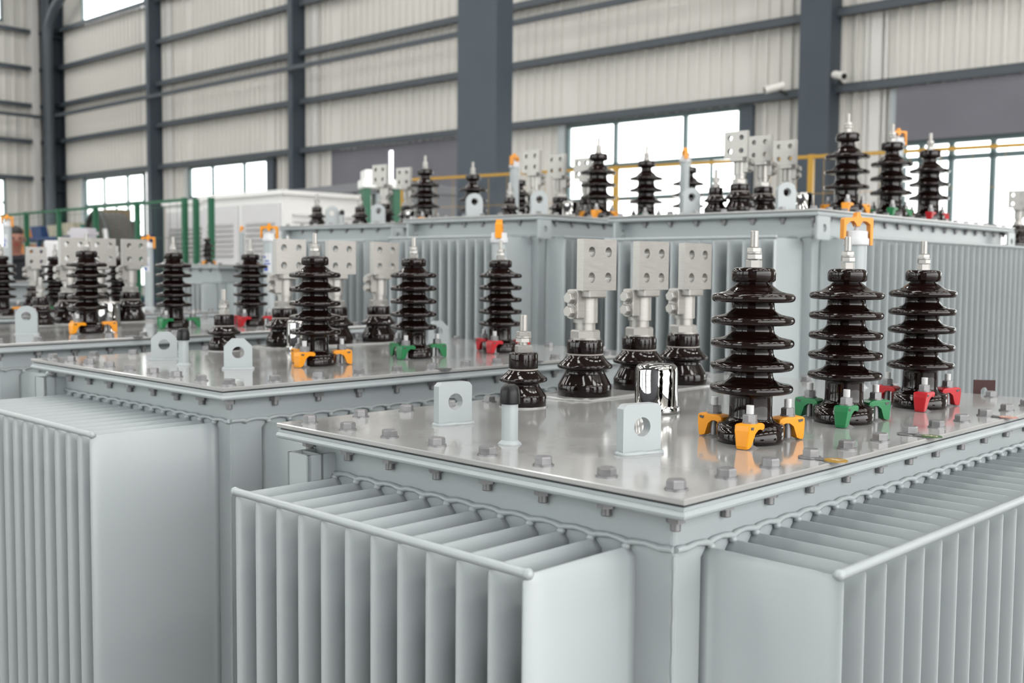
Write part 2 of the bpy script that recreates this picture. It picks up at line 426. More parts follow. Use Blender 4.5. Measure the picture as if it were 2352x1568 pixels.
FIN_T = .0080
def fin_mesh(depth, ztop, zbot):
    """one hollow cooling fin: x outwards, rounded front edge, sealed sloping top end"""
    def f():
        b = MB(); q = FIN_T
        pl = [(0, -q-.006), (.010, -q-.001), (.022, -q), (depth*.5, -q)]
        pl += [(depth-d_, -q*k_) for d_, k_ in ((.040,1.), (.027,.94), (.017,.82), (.0095,.63), (.004,.40), (.001,.18))]
        pl += [(depth, 0)]+[(x, -y) for x, y in reversed(pl)]
        n = len(pl)
        zt = [ztop-max(0, (x-(depth-.006)))*1.3 for x, y in pl]
        top2 = [(x, y*.16) for x, y in pl]
        v = [(x, y, zbot) for x, y in pl]+[(x, y, z-.012) for (x, y), z in zip(pl, zt)]+[(x, y, z) for (x, y), z in zip(top2, zt)]
        b.add(v, [(k*n+i, k*n+(i+1)%n, (k+1)*n+(i+1)%n, (k+1)*n+i) for k in (0,1) for i in range(n)], True)
        b.add(v, [tuple(range(n-1,-1,-1)), tuple(range(2*n,3*n))])
        return b.mesh('cooling_fin', 'paint')
    return cached(('fin', round(depth,3), round(ztop,3), round(zbot,3)), f)

def add_hv(tx, x, y, z, color, kind, a0, clabel, sc=1.):
    if kind == 'five':
        o = link('high_voltage_bushing', cached('hv', hv_porcelain), tx, (x, y, z)); st = link('terminal_stud', cached('hvs', hv_stud), o)
    else:
        o = link('high_voltage_bushing', cached('hv3', hv3_porcelain), tx, (x, y, z)); st = link('terminal_stud', cached('hvs3', lambda: hv_stud(.30, 1.15)), o)
    o.scale = (sc, sc, sc)
    o['label'] = 'brown porcelain bushing held by %s clamps' % clabel
    for k in range(3):
        a = a0+k*2*pi/3
        dl = (-.46, .10, -.12)[k]
        c = link('clamp', cached(('cl', color), lambda: clamp_mesh(color)), o, (.070*(cos(a)-cos(a+dl)), .070*(sin(a)-sin(a+dl)), 0), a+dl); c['label'] = '%s painted clamp' % clabel
        link('clamp_bolt', cached('cb', clamp_bolt), o, (.070*cos(a), .070*sin(a), 0), 0)
    return o
def add_lv(tx, x, y, z, rz=0, sc=1., flip=False):
    o = link('low_voltage_bushing', cached('lv', lv_porcelain), tx, (x, y, z), rz); o.scale = (sc, -sc if flip else sc, sc)
    link('hex_nut', cached('lvn', lv_nut), o); link('terminal_clamp', cached('lvc', lv_clamp), o); link('terminal_palm', cached('lvp', lv_palm), o)
    for zz in (.192, .222):
        c = link('clamping_bolt', cached(('lvb', zz), lambda: lv_bolts(zz)), o)
    return o

def transformer(spec):
    n = spec; nx, ny = n['near']; yaw = radians(n['yaw']); zl = EYE+n['z']
    a0, a1, b0, b1 = n['lid']                  # lid rectangle in local a (long), b (short)
    ca, cb = (a0+a1)/2, (b0+b1)/2
    wx = nx+ca*cos(yaw)-cb*sin(yaw); wy = ny+ca*sin(yaw)+cb*cos(yaw)
    root = bpy.data.objects.new('distribution_transformer', None); COL.objects.link(root)
    root.location = (wx, wy, 0); root.rotation_euler = (0,0,yaw); root.empty_display_size = .2
    tag(root, n['label'], 'transformer', 'grey oil transformers on the factory floor')
    hx, hy = (a1-a0)/2, (b1-b0)/2
    L = lambda a, b: (a-ca, b-cb)
    neck = n.get('neck', .088); zf = zl-neck; zb = .16; ins = .048
    tx0, tx1, ty0, ty1 = -hx+ins, hx-ins, -hy+ins, hy-ins
    # tank
    b = MB(); r = .007; pl = []
    for (cx, cy, s0) in ((tx1-r, ty1-r, 0), (tx0+r, ty1-r, 90), (tx0+r, ty0+r, 180), (tx1-r, ty0+r, 270)):
        pl += [(cx+r*cos(radians(s0+q*30)), cy+r*sin(radians(s0+q*30))) for q in range(4)]
    m = len(pl); v = [(x, y, .10) for x, y in pl]+[(x, y, zl-.026) for x, y in pl]
    b.add(v, [(i, (i+1)%m, m+(i+1)%m, m+i) for i in range(m)], False); b.add(v, [tuple(range(m-1,-1,-1)), tuple(range(m,2*m))])
    for sx in (-.5, .5): b.box(sx*hx-.05, -hy*.95, 0, sx*hx+.05, hy*.95, .10)     # skids
    tank = link('tank', b.mesh('tank', 'paint'), root)
    # corner seam
    cs = MB()
    zz = [zf-.002-(zf-.2)*i/60 for i in range(61)]
    cs.tube([(tx0+.0015, ty0+.0015, z) for z in zz], .002, 6, rs=[.0022+.0007*sin(i*1.9) for i in range(61)])
    link('corner_weld', cs.mesh('corner_weld', 'paint'), tank)
    # flange : flat strip + rounded bar
    fl = MB(); fl.box(-hx+.003, -hy+.003, zl-.0165, hx-.003, hy-.003, zl-.0115)
    q = .0065; prof = []
    for k in range(7):
        t_ = radians(-90+k*30); prof.append((q*cos(t_), -.0225+q*sin(t_)))
    rings = []
    for ox, oz in prof: rings.append([(-hx+.004-ox+.002, -hy+.004-ox+.002, zl+oz), (hx-.006+ox, -hy+.006-ox, zl+oz), (hx-.006+ox, hy-.006+ox, zl+oz), (-hx+.006-ox, hy-.006+ox, zl+oz)])
    v = [p for r_ in rings for p in r_]; K = len(rings)
    fl.add(v, [(k*4+i, k*4+(i+1)%4, (k+1)*4+(i+1)%4, (k+1)*4+i) for k in range(K-1) for i in range(4)], False)
    fl.add(v, [(3,2,1,0), tuple((K-1)*4+i for i in range(4))])
    link('tank_flange', fl.mesh('tank_flange', 'paint'), root)
    # lid
    lb = MB().rbox(-hx, -hy, zl-.0085, hx, hy, zl, .0016)
    lid = link('lid', lb.mesh('lid', 'lid'), root)
    gk = MB().box(-hx+.006, -hy+.006, zl-.0118, hx-.006, hy-.006, zl-.0083); link('gasket', gk.mesh('gasket', 'gasket'), lid)
    # bolts
    vis = n.get('bolts', 'all'); na, nb = n.get('nbolt', (13, 8)); e = .043
    sa = (2*hx-2*e)/(na-1); sb = (2*hy-2*e)/(nb-1)
    spots = [(-hx+e+i*sa, -hy+e) for i in range(na)]+[(-hx+e, -hy+e+i*sb) for i in range(1, nb)]
    if vis == 'all': spots += [(-hx+e+i*sa, hy-e) for i in range(1, na)]+[(hx-e, -hy+e+i*sb) for i in range(1, nb-1)]
    for i, (x, y) in enumerate(spots):
        jx = random.uniform(-.002, .002)
        link('lid_bolt', cached(('bolt', i % 5), lambda: bolt_mesh(0)), lid, (x+jx, y, zl), random.random()*3)
    # fin banks : left (-a side) and front (-b side)
    def bank(side, depth, s0, pitch, cnt):
        """s0: first fin position along the side"""
        rb = MB()
        ends = (s0-.006, s0+pitch*(cnt-1)+.006)
        if side == 'left':
            base = tx0; P = lambda s_, o_, z: (base-o_, s_-cb, z)
        else:
            base = ty0; P = lambda s_, o_, z: (s_-ca, base-o_, z)
        low = MB()
        for zr, q_ in ((zf+.0005, rb), (.30, low)):
            q_.tube([P(ends[0]+(ends[1]-ends[0])*i/6, depth-.003, zr) for i in range(7)], .0066, 10)
            for e_ in ends: q_.ball(P(e_, depth-.003, zr), .0080, 8)
        for i in range(cnt): rb.ball(P(s0+i*pitch, depth-.012, zf-.003), .004, 6)
        # wall behind the fins is part of the tank; weld bead along the fin tops
        bd = MB(); pts = []; rs = []
        lo = -hy+ins+cb if side == 'left' else -hx+ins+ca
        hi = hy-ins+cb if side == 'left' else hx-ins+ca
        N = max(20, int((hi-lo)/pitch*8))
        for i in range(N+1):
            s_ = lo+(hi-lo)*i/N; ph = ((s_-s0)/pitch) % 1.
            up = .0048*sin(pi*ph)**.7 if s0-pitch < s_ < ends[1]+pitch else .004
            pts.append(P(s_, .003, zf+.003+up+.0004*sin(i*2.3))); rs.append(.0041+.0013*(1-sin(pi*ph))+.0003*sin(i*1.7))
        bd.tube(pts, .004, 8, rs=rs)
        for i in range(cnt):
            bd.ball(P(s0+i*pitch+random.uniform(-.003,.003), .005, zf-.001), .0062, 8, sq=(1.1,1.1,.9))
        bk = link('fin_bank', rb.mesh('fin_rail', 'paint'), root)
        link('lower_rail', low.mesh('lower_rail', 'paint'), bk)
        link('weld_bead', bd.mesh('weld_bead', 'paint'), bk)
        me = fin_mesh(depth, zf-.002, zb)
        for i in range(cnt):
            s_ = s0+i*pitch
            if side == 'left': link('cooling_fin', me, bk, (tx0, s_-cb, 0), pi)
            else: link('cooling_fin', me, bk, (s_-ca, ty0, 0), -pi/2)
    for bkspec in n['banks']: bank(*bkspec)
    # things on the lid
    Z = zl; SS = n.get('sc', 1.)
    cl = dict(yellow='yellow', green='green', red='red')
    for (a, b_), c in zip(n.get('hv', []), ('yellow', 'green', 'red')):
        x, y = L(a, b_); add_hv(root, x, y, Z, c, n.get('hvkind', 'five'), n.get('clampang', radians(211)), c, n.get('hvsc', 1.))
    for (a, b_) in n.get('lv', []):
        x, y = L(a, b_); add_lv(root, x, y, Z, n.get('lvrot', 0), n.get('lvsc', 1.), n.get('lvflip', False))
    if n.get('lv'):
        xs = [L(*q) for q in n['lv']]; x0 = min(p[0] for p in xs)-.095; x1 = max(p[0] for p in xs)+.095; yc = sum(p[1] for p in xs)/len(xs)
        pb = MB(); hh = .075; k = .03
        pl = [(x0+k, yc-hh), (x1-k, yc-hh), (x1, yc-hh+k), (x1, yc+hh-k), (x1-k, yc+hh), (x0+k, yc+hh), (x0, yc+hh-k), (x0, yc-hh+k)]
        v = [(x, y, Z) for x, y in pl]+[(x, y, Z+.0022) for x, y in pl]
        pb.add(v, [tuple(range(8,16))]+[(i,(i+1)%8,8+(i+1)%8,8+i) for i in range(8)])
        pts = []
        for i in range(8):
            for t_ in range(4): pts.append(tuple(Vector((*pl[i], Z+.001)).lerp(Vector((*pl[(i+1)%8], Z+.001)), t_/4)))
        pb.tube(pts, .0032, 6, closed=True, rs=[.0026+.0012*((i*5) % 3) for i in range(len(pts))])
        link('bushing_pad', pb.mesh('bushing_pad', 'lid'), lid)
    for (a, b_) in n.get('nt', []):
        x, y = L(a, b_); o = link('neutral_bushing', cached('nt', neutral_porcelain), root, (x, y, Z)); o.scale = (SS,)*3; link('terminal_stud', cached('nts', neutral_stud), o)
    for (a, b_, ang) in n.get('lugs', []):
        x, y = L(a, b_); kd = n.get('lugkind', 'round'); link('lifting_lug', cached(('lug', kd), lambda: lug_mesh(kd)), root, (x, y, Z), ang).scale = (n.get('lugsc', SS),)*3
    for (a, b_) in n.get('post', []):
        x, y = L(a, b_); o = link('filler_post', cached('post', post_mesh), root, (x, y, Z)); c = link('rubber_cap', cached('pcap', post_cap), o); c['label'] = 'black rubber cap'
    for (a, b_) in n.get('valve', []):
        x, y = L(a, b_); o = link('pressure_valve', cached('valve', valve_mesh), root, (x, y, Z)); o.scale = (SS,)*3; o['label'] = 'polished chrome dome valve'
    for (a, b_, ang, lab) in n.get('gauge', []):
        x, y = L(a, b_); o = link('oil_gauge', cached('gauge', gauge_mesh), root, (x, y, Z)); o.scale = (n.get('gsc', SS),)*3; link('gauge_cap', cached('gcap', gauge_cap), o, (0,0,0), ang)
        q_ = link('gauge_guard', cached('gguard', gauge_guard), o, (0,0,0), ang); q_['label'] = 'orange plastic guard'
        if lab: link('gauge_label', cached('glab', gauge_label), o, (0,0,0), ang)
    for (a, b_, c, ch) in n.get('tags', []):
        x, y = L(a, b_); link('phase_tag', cached(('tag', c, ch), lambda: phase_tag(c, ch)), root, (x, y, Z+.0002))
    for kind in n.get('brackets', []):
        b = MB()
        if kind == 'box':      # open pocket welded to the back left corner under the flange
            y0_, y1_ = ty1-.068, ty1-.004; xo = tx0-.058; zt = zl-.046; zd = zl-.20
            b.box(xo, y0_, zd, xo+.006, y1_, zt); b.box(xo, y0_, zd, tx0, y0_+.006, zt); b.box(xo, y1_-.006, zd, tx0, y1_, zt); b.box(xo+.027, y0_, zd, xo+.032, y1_, zt)
            link('jacking_pocket', b.mesh('jacking_pocket', 'paint'), root)
        if kind == 'hook':     # curved pulling plates near the front corner, each with a round hole
            for (px, py, rz) in ((tx0, ty0, 0), (tx0, ty1-.01, 0), (tx1-.01, ty0, 0)):
                N = 16; out = []; hol = []
                for k in range(N):
                    a = 2*pi*k/N; c_, s_ = cos(a), sin(a); mm = max(abs(c_), abs(s_)); out.append((.045*c_/mm, .045*s_/mm)); hol.append((.016*c_, .016*s_))
                h_ = MB().plate_hole(out, hol, -.006, .006, T(px-.02, py-.055 if py < 0 else py, zl-.075) @ RZ(pi/2 if py < 0 and False else 0))
                h_.tube([(px-.068, py-.055 if py < 0 else py, zl-.030), (px-.066, py-.055 if py < 0 else py, zl-.06), (px-.066, py-.055 if py < 0 else py, zl-.118)], .007, 8)
                link('pulling_plate', h_.mesh('pulling_plate', 'paint'), root)
        if kind == 'rust':
            b = MB(); X = T(hx+.022, hy*.0+n['rust']-cb, zl) @ RZ(radians(-55))
            b.prism([(-.024,-.03),(-.024,.032),(.024,.032),(.024,-.03),(.008,-.03),(.008,.008),(.005,.013),(0,.015),(-.005,.013),(-.008,.008),(-.008,-.03)], -.003, .003, X)
            b.box(-.024,-.02,-.034,.024,.004,-.028, X)
            o = link('slotted_tab', b.mesh('slotted_tab', 'rust'), root); o['label'] = 'rust red slotted tab'
    return root

S1 = dict(near=(.215,1.298), yaw=45.55, z=-.28, lid=(0,1.475,0,.905), nbolt=(13,8),
    label='nearest transformer with five-shed brown bushings and glossy lid in the foreground',
    hv=[(.458,.192),(.795,.198),(1.127,.196)], lv=[(.744,.800),(.946,.803),(1.122,.800)], nt=[(.51,.768)], valve=[(.641,.523)],
    lugs=[(.2255,.672,radians(-12)),(.226,.246,radians(-18))], post=[(.144,.446)], gauge=[(1.377,.474,radians(-38),False)],
    tags=[(.385,.043,'tagY','A'),(.7265,.043,'tagG','B'),(1.085,.043,'tagR','C')],
    banks=[('left',.206,.125,.0598,12),('front',.200,.122,.0585,22)], brackets=['box','rust'], rust=.20)
S2 = dict(near=(-.66,2.33), yaw=46.1, z=-.254, lid=(-.022,1.50,-.078,.93), nbolt=(13,9),
    label='transformer in the middle left with chamfered lifting lugs and large bare fin side',
    hv=[(.452,.247),(.809,.261),(1.158,.251)], lv=[(.775,.868),(.975,.862),(1.165,.862)], nt=[(.54,.850)], valve=[(.72,.70)],
    lugs=[(.234,.654,radians(-28)),(.239,.282,radians(-30)),(1.277,.675,radians(-28))], lugkind='oct', post=[(.192,.472)], gauge=[(1.377,.474,radians(40),True)],
    tags=[(.6225,-.035,'dark',None),(.974,-.035,'dark',None)],
    banks=[('left',.29,.032,.057,14),('front',.16,.12,.0585,22)], brackets=['box'])
S3 = dict(near=(-1.614,3.324), yaw=52.4, z=-.229, lid=(-.10,1.47,-.165,.93), nbolt=(13,9),
    label='transformer at the left border of the view with a round topped lug near yellow clamps',
    hv=[(.407,.169),(.801,.227),(1.111,.155)], lv=[(.70,.80),(.833,.80),(.972,.785)], nt=[(.545,.739)], valve=[(.713,.534)],
    lugs=[(.211,.218,radians(-38))], lugkind='arch', gauge=[(1.402,.389,radians(-52),True)], tags=[(.39,-.12,'dark',None)],
    banks=[('left',.2,0,.0585,14),('front',.16,.02,.0585,22)], brackets=[])
S4 = dict(near=(-2.75,4.9), yaw=47, z=-.234, lid=(-.1,1.5,-.16,.98), nbolt=(13,9),
    label='far left transformer half hidden behind the round lugged one, orange gauge guard beside steel palm',
    hv=[(.397,.036),(.642,-.012),(.987,.018)], lv=[(.50,.87),(.67,.87),(.905,.865)], gauge=[(1.392,.445,radians(-47),True)],
    banks=[('left',.2,0,.0585,12),('front',.16,.02,.0585,22)], brackets=[])
S7 = dict(near=(1.169,4.092), yaw=46, z=.25, lid=(0,2.12,0,1.035), nbolt=(17,8), neck=.112, bolts='front', hvkind='three', lugkind='arch', clampang=radians(211), hvsc=1.15, lvsc=.97, lugsc=1.15,
    label='tall transformer at the upper right carrying three-shed brown bushings and steel palms',
    hv=[(.482,.13),(.909,.13),(1.323,.13)], lv=[(.16,.45),(.35,.45),(.56,.45)], lvrot=radians(90), lvflip=True, nt=[(.132,.55)], valve=[(.426,.30)],
    lugs=[(.08,.64,radians(-30)),(.07,.18,radians(-30))], gauge=[(1.10,.19,radians(-40),False)],
    banks=[('left',.2,.10,.068,13),('front',.19,.115,.068,29)], brackets=['hook'])
S6 = dict(near=(.13,5.169), yaw=49, z=.28, lid=(0,2.0,0,.966), nbolt=(15,8), neck=.112, bolts='front', hvkind='three', lugkind='arch', hvsc=1.18, lvsc=1.06, lugsc=1.25, sc=1.06,
    label='tall transformer standing second in the back row, left of the upper right one',
    hv=[(.646,.13),(1.104,.13),(1.553,.13)], lv=[(.505,.45),(.725,.45),(.965,.45)], lvrot=radians(90), lvflip=True, nt=[(.406,.55)], valve=[(.625,.30)],
    lugs=[(.08,.51,radians(-30)),(.134,.118,radians(-30))], gauge=[(1.46,.10,radians(45),False)],
    banks=[('left',.2,.10,.062,14),('front',.12,.115,.062,20)], brackets=['hook'])
S5 = dict(near=(-.73,6.508), yaw=52, z=.29, lid=(0,1.9,0,1.07), nbolt=(15,8), neck=.112, bolts='front', hvkind='three', lugkind='arch', hvsc=1.22, lvsc=1.14, lugsc=1.25, gsc=1.25, sc=1.1,
    label='farthest tall transformer of the back row beside the white kiosk',
    hv=[(.427,.13),(.905,.13),(1.42,.13)], lv=[(.375,.45),(.60,.45)], lvrot=radians(90), lvflip=True, nt=[(.249,.547),(.10,.80)], valve=[(.476,.30)],
    lugs=[(.07,.62,radians(-30)),(.07,.20,radians(-30))], gauge=[(1.30,.08,radians(10),False)], post=[(.10,.56)],
    banks=[('left',.2,.10,.062,14),('front',.15,.115,.062,20)], brackets=['hook'])
S8 = dict(near=(-2.02,7.3), yaw=47, z=.03, lid=(0,1.2,0,.75), nbolt=(9,6), bolts='front', lugkind='arch', hvkind='three', neck=.13, hvsc=.62, sc=.65,
    label='small distant transformer in front of the green posts with one dark bushing up',
    hv=[(.10,.30)], nt=[(.70,.50)], lugs=[(.42,.12,radians(-30))], gauge=[(.32,.20,radians(40),False)], post=[(.50,.12)],
    banks=[('left',.12,.10,.06,9),('front',.12,.10,.06,17)], brackets=[])
S9 = dict(near=(-3.92,5.66), yaw=47, z=-.086, lid=(-.1,1.5,-.1,.9), nbolt=(11,7), bolts='front', neck=.12,
    label='far left transformer with orange gauge guard in front of the person in black',
    gauge=[(1.39,.47,radians(-47),True)], banks=[('front',.12,.05,.06,24)], brackets=[])
S10 = dict(near=(3.83,6.40), yaw=46, z=.20, lid=(0,1.8,0,.86), nbolt=(13,8), neck=.112, bolts='front',
    label='transformer at the right border of the view, mostly hidden behind the tall one',
    lv=[(.075,.79),(.28,.79)], lvrot=radians(90), lvflip=True, banks=[('left',.2,.10,.062,11)], brackets=[])
for s in (S1, S2, S3, S4, S5, S6, S7, S8, S9, S10): transformer(s)

# ------------------------------------------------------------------ the hall
WT = -.7345
D2 = Vector((cos(WT), sin(WT), 0)); N2 = Vector((-sin(WT), cos(WT), 0))     # along the long wall, away from camera
WD = 14.5; S_END = -31.64; S_FAR = 8.2; D_FRONT = -8.5; H = EYE+9.2
HM = Matrix(((D2.x, N2.x, 0, 0), (D2.y, N2.y, 0, 0), (0, 0, 1, 0), (0, 0, 0, 1)))   # (s, n, z) -> world
def hall(name, b, *mats, parent=None):
    o = link(name, b.mesh(name, *mats), parent)
    if parent is None: o.matrix_world = HM
    return o
def struct(o): o['kind'] = 'structure'; return o
E = EYE
def ribbed(b, u0, u1, z0, z1, fn, pitch=.20):
    """trapezoid sheet between u0 and u1; fn(u, depth, z)"""
    if u1-u0 < .01 or z1-z0 < .01: return
    us = [(u0, 0)]; k = math.ceil(u0/pitch)
    while k*pitch < u1-.06:
        c = k*pitch
        if c-.036 > u0: us += [(c-.036, 0), (c-.022, .045), (c+.022, .045), (min(c+.036, u1), 0)]
        k += 1
    us.append((u1, 0))
    v = [fn(u, d_, z) for z in (z0, z1) for u, d_ in us]; n = len(us)
    b.add(v, [(i, i+1, n+i+1, n+i) for i in range(n-1)])
# openings on the long wall: (s0, s1, z0, z1)
HEAD = E+2.53
op = [(-29.47,-26.15,.9,HEAD), (-29.47,-26.0,E+6.83,E+8.4), (-23.95,-20.6,.9,HEAD), (-18.21,-14.2,0,HEAD), (-11.79,-8.36,.9,HEAD), (-5.89,-1.2,0,HEAD), (.6,4.0,.9,HEAD)]
wb = MB(); fn = lambda u, d_, z: (u, WD-d_, z)
cuts = sorted({S_END, S_FAR, *[o[0] for o in op], *[o[1] for o in op]})
for u0, u1 in zip(cuts, cuts[1:]):
    zs = [(o[2], o[3]) for o in op if o[0] <= u0+1e-6 and o[1] >= u1-1e-6]; z = 0
    for za, zb_ in sorted(zs):
        ribbed(wb, u0, u1, z, za, fn); z = zb_
    ribbed(wb, u0, u1, z, H, fn)
struct(hall('wall_back', wb, 'cladding'))
ope = [(9.6,13.1,.9,E+2.55), (9.6,13.12,E+7.0,E+8.5)]
wl = MB(); fn2 = lambda u, d_, z: (S_END+d_, u, z)
cuts = sorted({D_FRONT, WD, 9.6, 13.1, 13.12})
for u0, u1 in zip(cuts, cuts[1:]):
    z = 0
    for o in ope:
        if o[0] <= u0+1e-6 and o[1] >= u1-1e-6: ribbed(wl, u0, u1, z, o[2], fn2, .28); z = o[3]
    ribbed(wl, u0, u1, z, H, fn2, .28)
struct(hall('wall_left', wl, 'cladding'))
# front wall (behind the camera) unseen, its windows sized and spread to light the left-front faces
wf = MB(); fw = []
s_ = S_END+1.5
while s_ < -2.5: fw.append((s_, s_+4.9)); s_ += 6.1
cuts = sorted({S_END, S_FAR, *[q for o in fw for q in o]})
for u0, u1 in zip(cuts, cuts[1:]):
    hole = any(o[0] <= u0+1e-6 and o[1] >= u1-1e-6 for o in fw)
    v = lambda z0, z1: wf.add([(u0, D_FRONT, z0), (u1, D_FRONT, z0), (u1, D_FRONT, z1), (u0, D_FRONT, z1)], [(0,1,2,3)])
    if hole: v(0, .5); v(7.1, H)
    else: v(0, H)
struct(hall('wall_front', wf, 'screen'))  # dark grey stands in for dim bays beyond, cutting light into fin gaps
wr = MB(); GA, GB, GZ = -8.0, 9.0, 6.8            # unseen gate opening, added and widened to light the right-facing sides
def wq(n0, n1, z0, z1): wr.add([(S_FAR, n0, z0), (S_FAR, n1, z0), (S_FAR, n1, z1), (S_FAR, n0, z1)], [(0,1,2,3)])
wq(D_FRONT, GA, 0, H); wq(GB, WD, 0, H); wq(GA, GB, GZ, H); struct(hall('wall_right', wr, 'cladding'))
b = MB(); b.box(S_FAR-.05, GA-.15, 0, S_FAR+.1, GA, GZ+.2); b.box(S_FAR-.05, GB, 0, S_FAR+.1, GB+.15, GZ+.2); b.box(S_FAR-.05, GA, GZ, S_FAR+.1, GB, GZ+.2); struct(hall('added_gate_frame', b, 'steel'))  # frame round the added gate opening, out of view
fb = MB(); fb.box(S_END-.1, D_FRONT-.1, -.2, S_FAR+.1, WD+.1, 0); struct(hall('floor', fb, 'floor'))
cb_ = MB(); cb_.box(S_END-.1, D_FRONT-.1, H, S_FAR+.1, WD+.1, H+.15); struct(hall('ceiling', cb_, 'roof'))
# skylight sheets in the ceiling, in dashed rows
k = 0; sb_ = MB()
for i, s_ in enumerate([-28.5, -22.4, -16.3, -10.2, -4.1, 2., 6.8]):
    for n_ in (-6., -2.2, 1.6, 5.4, 9.6):
        sb_ = MB(); sb_.box(s_, n_, H-.03, s_+1.15, n_+2.6, H-.005)
        k += 1; struct(hall('window_%d' % (100+k), sb_, 'sky'))
# windows of the long wall
def window(name, s0, s1, z0, z1, mull, trans, n0=WD-.03, end=False, thin=()):
    b = MB(); w = .035; P = (lambda a0, d0, za, a1, d1, zb: b.box(a0, n0-d1, za, a1, n0-d0, zb)) if not end else (lambda a0, d0, za, a1, d1, zb: b.box(S_END+.03+d0, a0, za, S_END+.03+d1, a1, zb))
    P(s0, -.02, z0, s0+.06, .05, z1); P(s1-.06, -.02, z0, s1, .05, z1); P(s0, -.02, z1-.06, s1, .05, z1); P(s0, -.02, z0, s1, .05, z0+.06)
    for m_ in mull: P(m_-w, -.02, z0, m_+w, .045, z1)
    for t_ in trans: P(s0, -.02, t_-w, s1, .045, t_+w)
    for (m_, za, zb) in thin: P(m_-.02, -.02, za, m_+.02, .035, zb)
    o = hall(name, b, 'frame'); struct(o)
    gb = MB()
    if end: gb.add([(S_END+.04, s0, z0), (S_END+.04, s1, z0), (S_END+.04, s1, z1), (S_END+.04, s0, z1)], [(0,1,2,3)])
    else: gb.add([(s0, n0, z0), (s1, n0, z0), (s1, n0, z1), (s0, n0, z1)], [(0,1,2,3)])
    link('pane', gb.mesh('pane', 'glass'), o)
    return o
window('window_1', -29.47, -26.15, .9, HEAD, (-28.36, -27.06), (E+1.76,), thin=((-28.9,.9,E+1.76),(-27.7,.9,E+1.76),(-26.7,.9,E+1.76)))
window('window_2', -29.47, -26.0, E+6.83, E+8.4, (), ())
window('window_3', -23.95, -20.6, .9, HEAD, (-22.91, -21.57), (E+1.76,))
window('window_4', -11.79, -8.36, .9, HEAD, (-10.75, -9.38), (E+1.78, E+1.22), thin=((-10.1,.9,E+1.78),(-11.3,.9,E+1.78),(-8.9,.9,E+1.78)))
window('window_5', -5.89, -1.2, 0, E+1.80, (-5.62, -5.22, -4.69, -3.2), (E+1.55,))
window('window_6', .6, 4., .9, HEAD, (1.7, 2.9), (E+1.76,))
window('window_8', 9.6, 13.1, .9, E+2.55, (10.8, 12.), (E+1.86,), end=True)
window('window_9', 9.6, 13.12, E+7.0, E+8.5, (10.8, 12.), (), end=True)
k = 9
for a, b_ in fw:
    for z0, z1, tr_ in ((.5, 7.1, (1.7, 2.9, 4.1, 5.4)),):
        k += 1; window('window_%d' % k, a, b_, z0, z1, (a+.98, a+1.96, a+2.94, a+3.92), tr_, n0=D_FRONT+.03)
# sliding sheet door with a slit of daylight, and a sheet above the right hand glazing
def sheet(b, s0, s1, z0, z1, n0, step=.30):
    us = []; u = s0; i = 0
    while u < s1-.01:
        us += [(u, 0), (min(u+.03, s1), .0025), (min(u+.06, s1), 0)]; u += step
    us.append((s1, 0)); v = [(u, n0-d_, z) for z in (z0, z1) for u, d_ in us]; n = len(us)
    b.add(v, [(i, i+1, n+i+1, n+i) for i in range(n-1)])
db = MB(); sheet(db, -18.25, -16.43, .02, HEAD, WD-.10); sheet(db, -16.28, -13.9, .02, HEAD, WD-.10)
db.box(-18.25, WD-.09, .02, -16.43, WD-.05, HEAD); db.box(-16.28, WD-.09, .02, -13.9, WD-.05, HEAD); db.box(-16.43, WD-.1, HEAD-.12, -16.28, WD-.06, HEAD)
d1 = struct(hall('door_1', db, 'screen'))
db = MB(); db.box(-5.95, WD-.16, E+1.80, -1.1, WD-.04, HEAD); struct(hall('trim_1', db, 'screen'))
# girts, tie rail and columns
colS = [-31.2, -25.62, -19.62, -13.0, -7.16, -.9, 5.2, 11.3]
gz = [E+2.60, E+3.66, E+4.70, E+5.76, E+6.82, E+7.9]
t_i = 1
for z in gz:
    b = MB(); b.box(S_END, WD-.20, z-.062, S_FAR, WD-.185, z+.062); b.box(S_END, WD-.20, z+.050, S_FAR, WD-.033, z+.062); b.box(S_END, WD-.20, z-.062, S_FAR, WD-.17, z-.054)
    t_i += 1; struct(hall('trim_%d' % t_i, b, 'girt'))
    b = MB(); b.box(S_END+.185, D_FRONT, z-.06, S_END+.20, WD, z+.06); b.box(S_END+.033, D_FRONT, z+.05, S_END+.20, WD, z+.06)
    t_i += 1; struct(hall('trim_%d' % t_i, b, 'girt'))
b = MB(); b.box(S_END, WD-.46, E+4.30, S_FAR, WD-.40, E+4.39); t_i += 1; struct(hall('trim_%d' % t_i, b, 'girt'))
b = MB(); b.box(S_END+.40, D_FRONT, E+4.32, S_END+.46, WD-.4, E+4.41); t_i += 1; struct(hall('trim_%d' % t_i, b, 'girt'))
def hcol(s, w, p, n1=WD, solid=False):
    b = MB(); f = .016
    if solid: b.box(s-w/2, n1-p, 0, s+w/2, n1, H)
    else:
        b.box(s-w/2, n1-p, 0, s+w/2, n1-p+f, H); b.box(s-w/2, n1-.05, 0, s+w/2, n1-.034, H); b.box(s-.03, n1-p, 0, s+.03, n1-.034, H)
        for z in (E+1.0, E+2.2, E+4.4, E+6.6): b.box(s-w/2, n1-p, z, s+w/2, n1-.04, z+.012)
    global t_i
    t_i += 1; o = struct(hall('trim_%d' % t_i, b, 'steel')); return o
for s in (-25.36, -19.32): hcol(s-.03, .17, .36, solid=True)
hcol(-7.05, .47, .38, solid=True)
for s in (-.9, 5.2): hcol(s, .47, .38)
hcol(-30.95, .52, .45)
b = MB(); b.box(-8.40-.63, 9.0, 0, -8.40, 9.275, H); t_i += 1; struct(hall('trim_%d' % t_i, b, 'steel'))       # free standing crane column
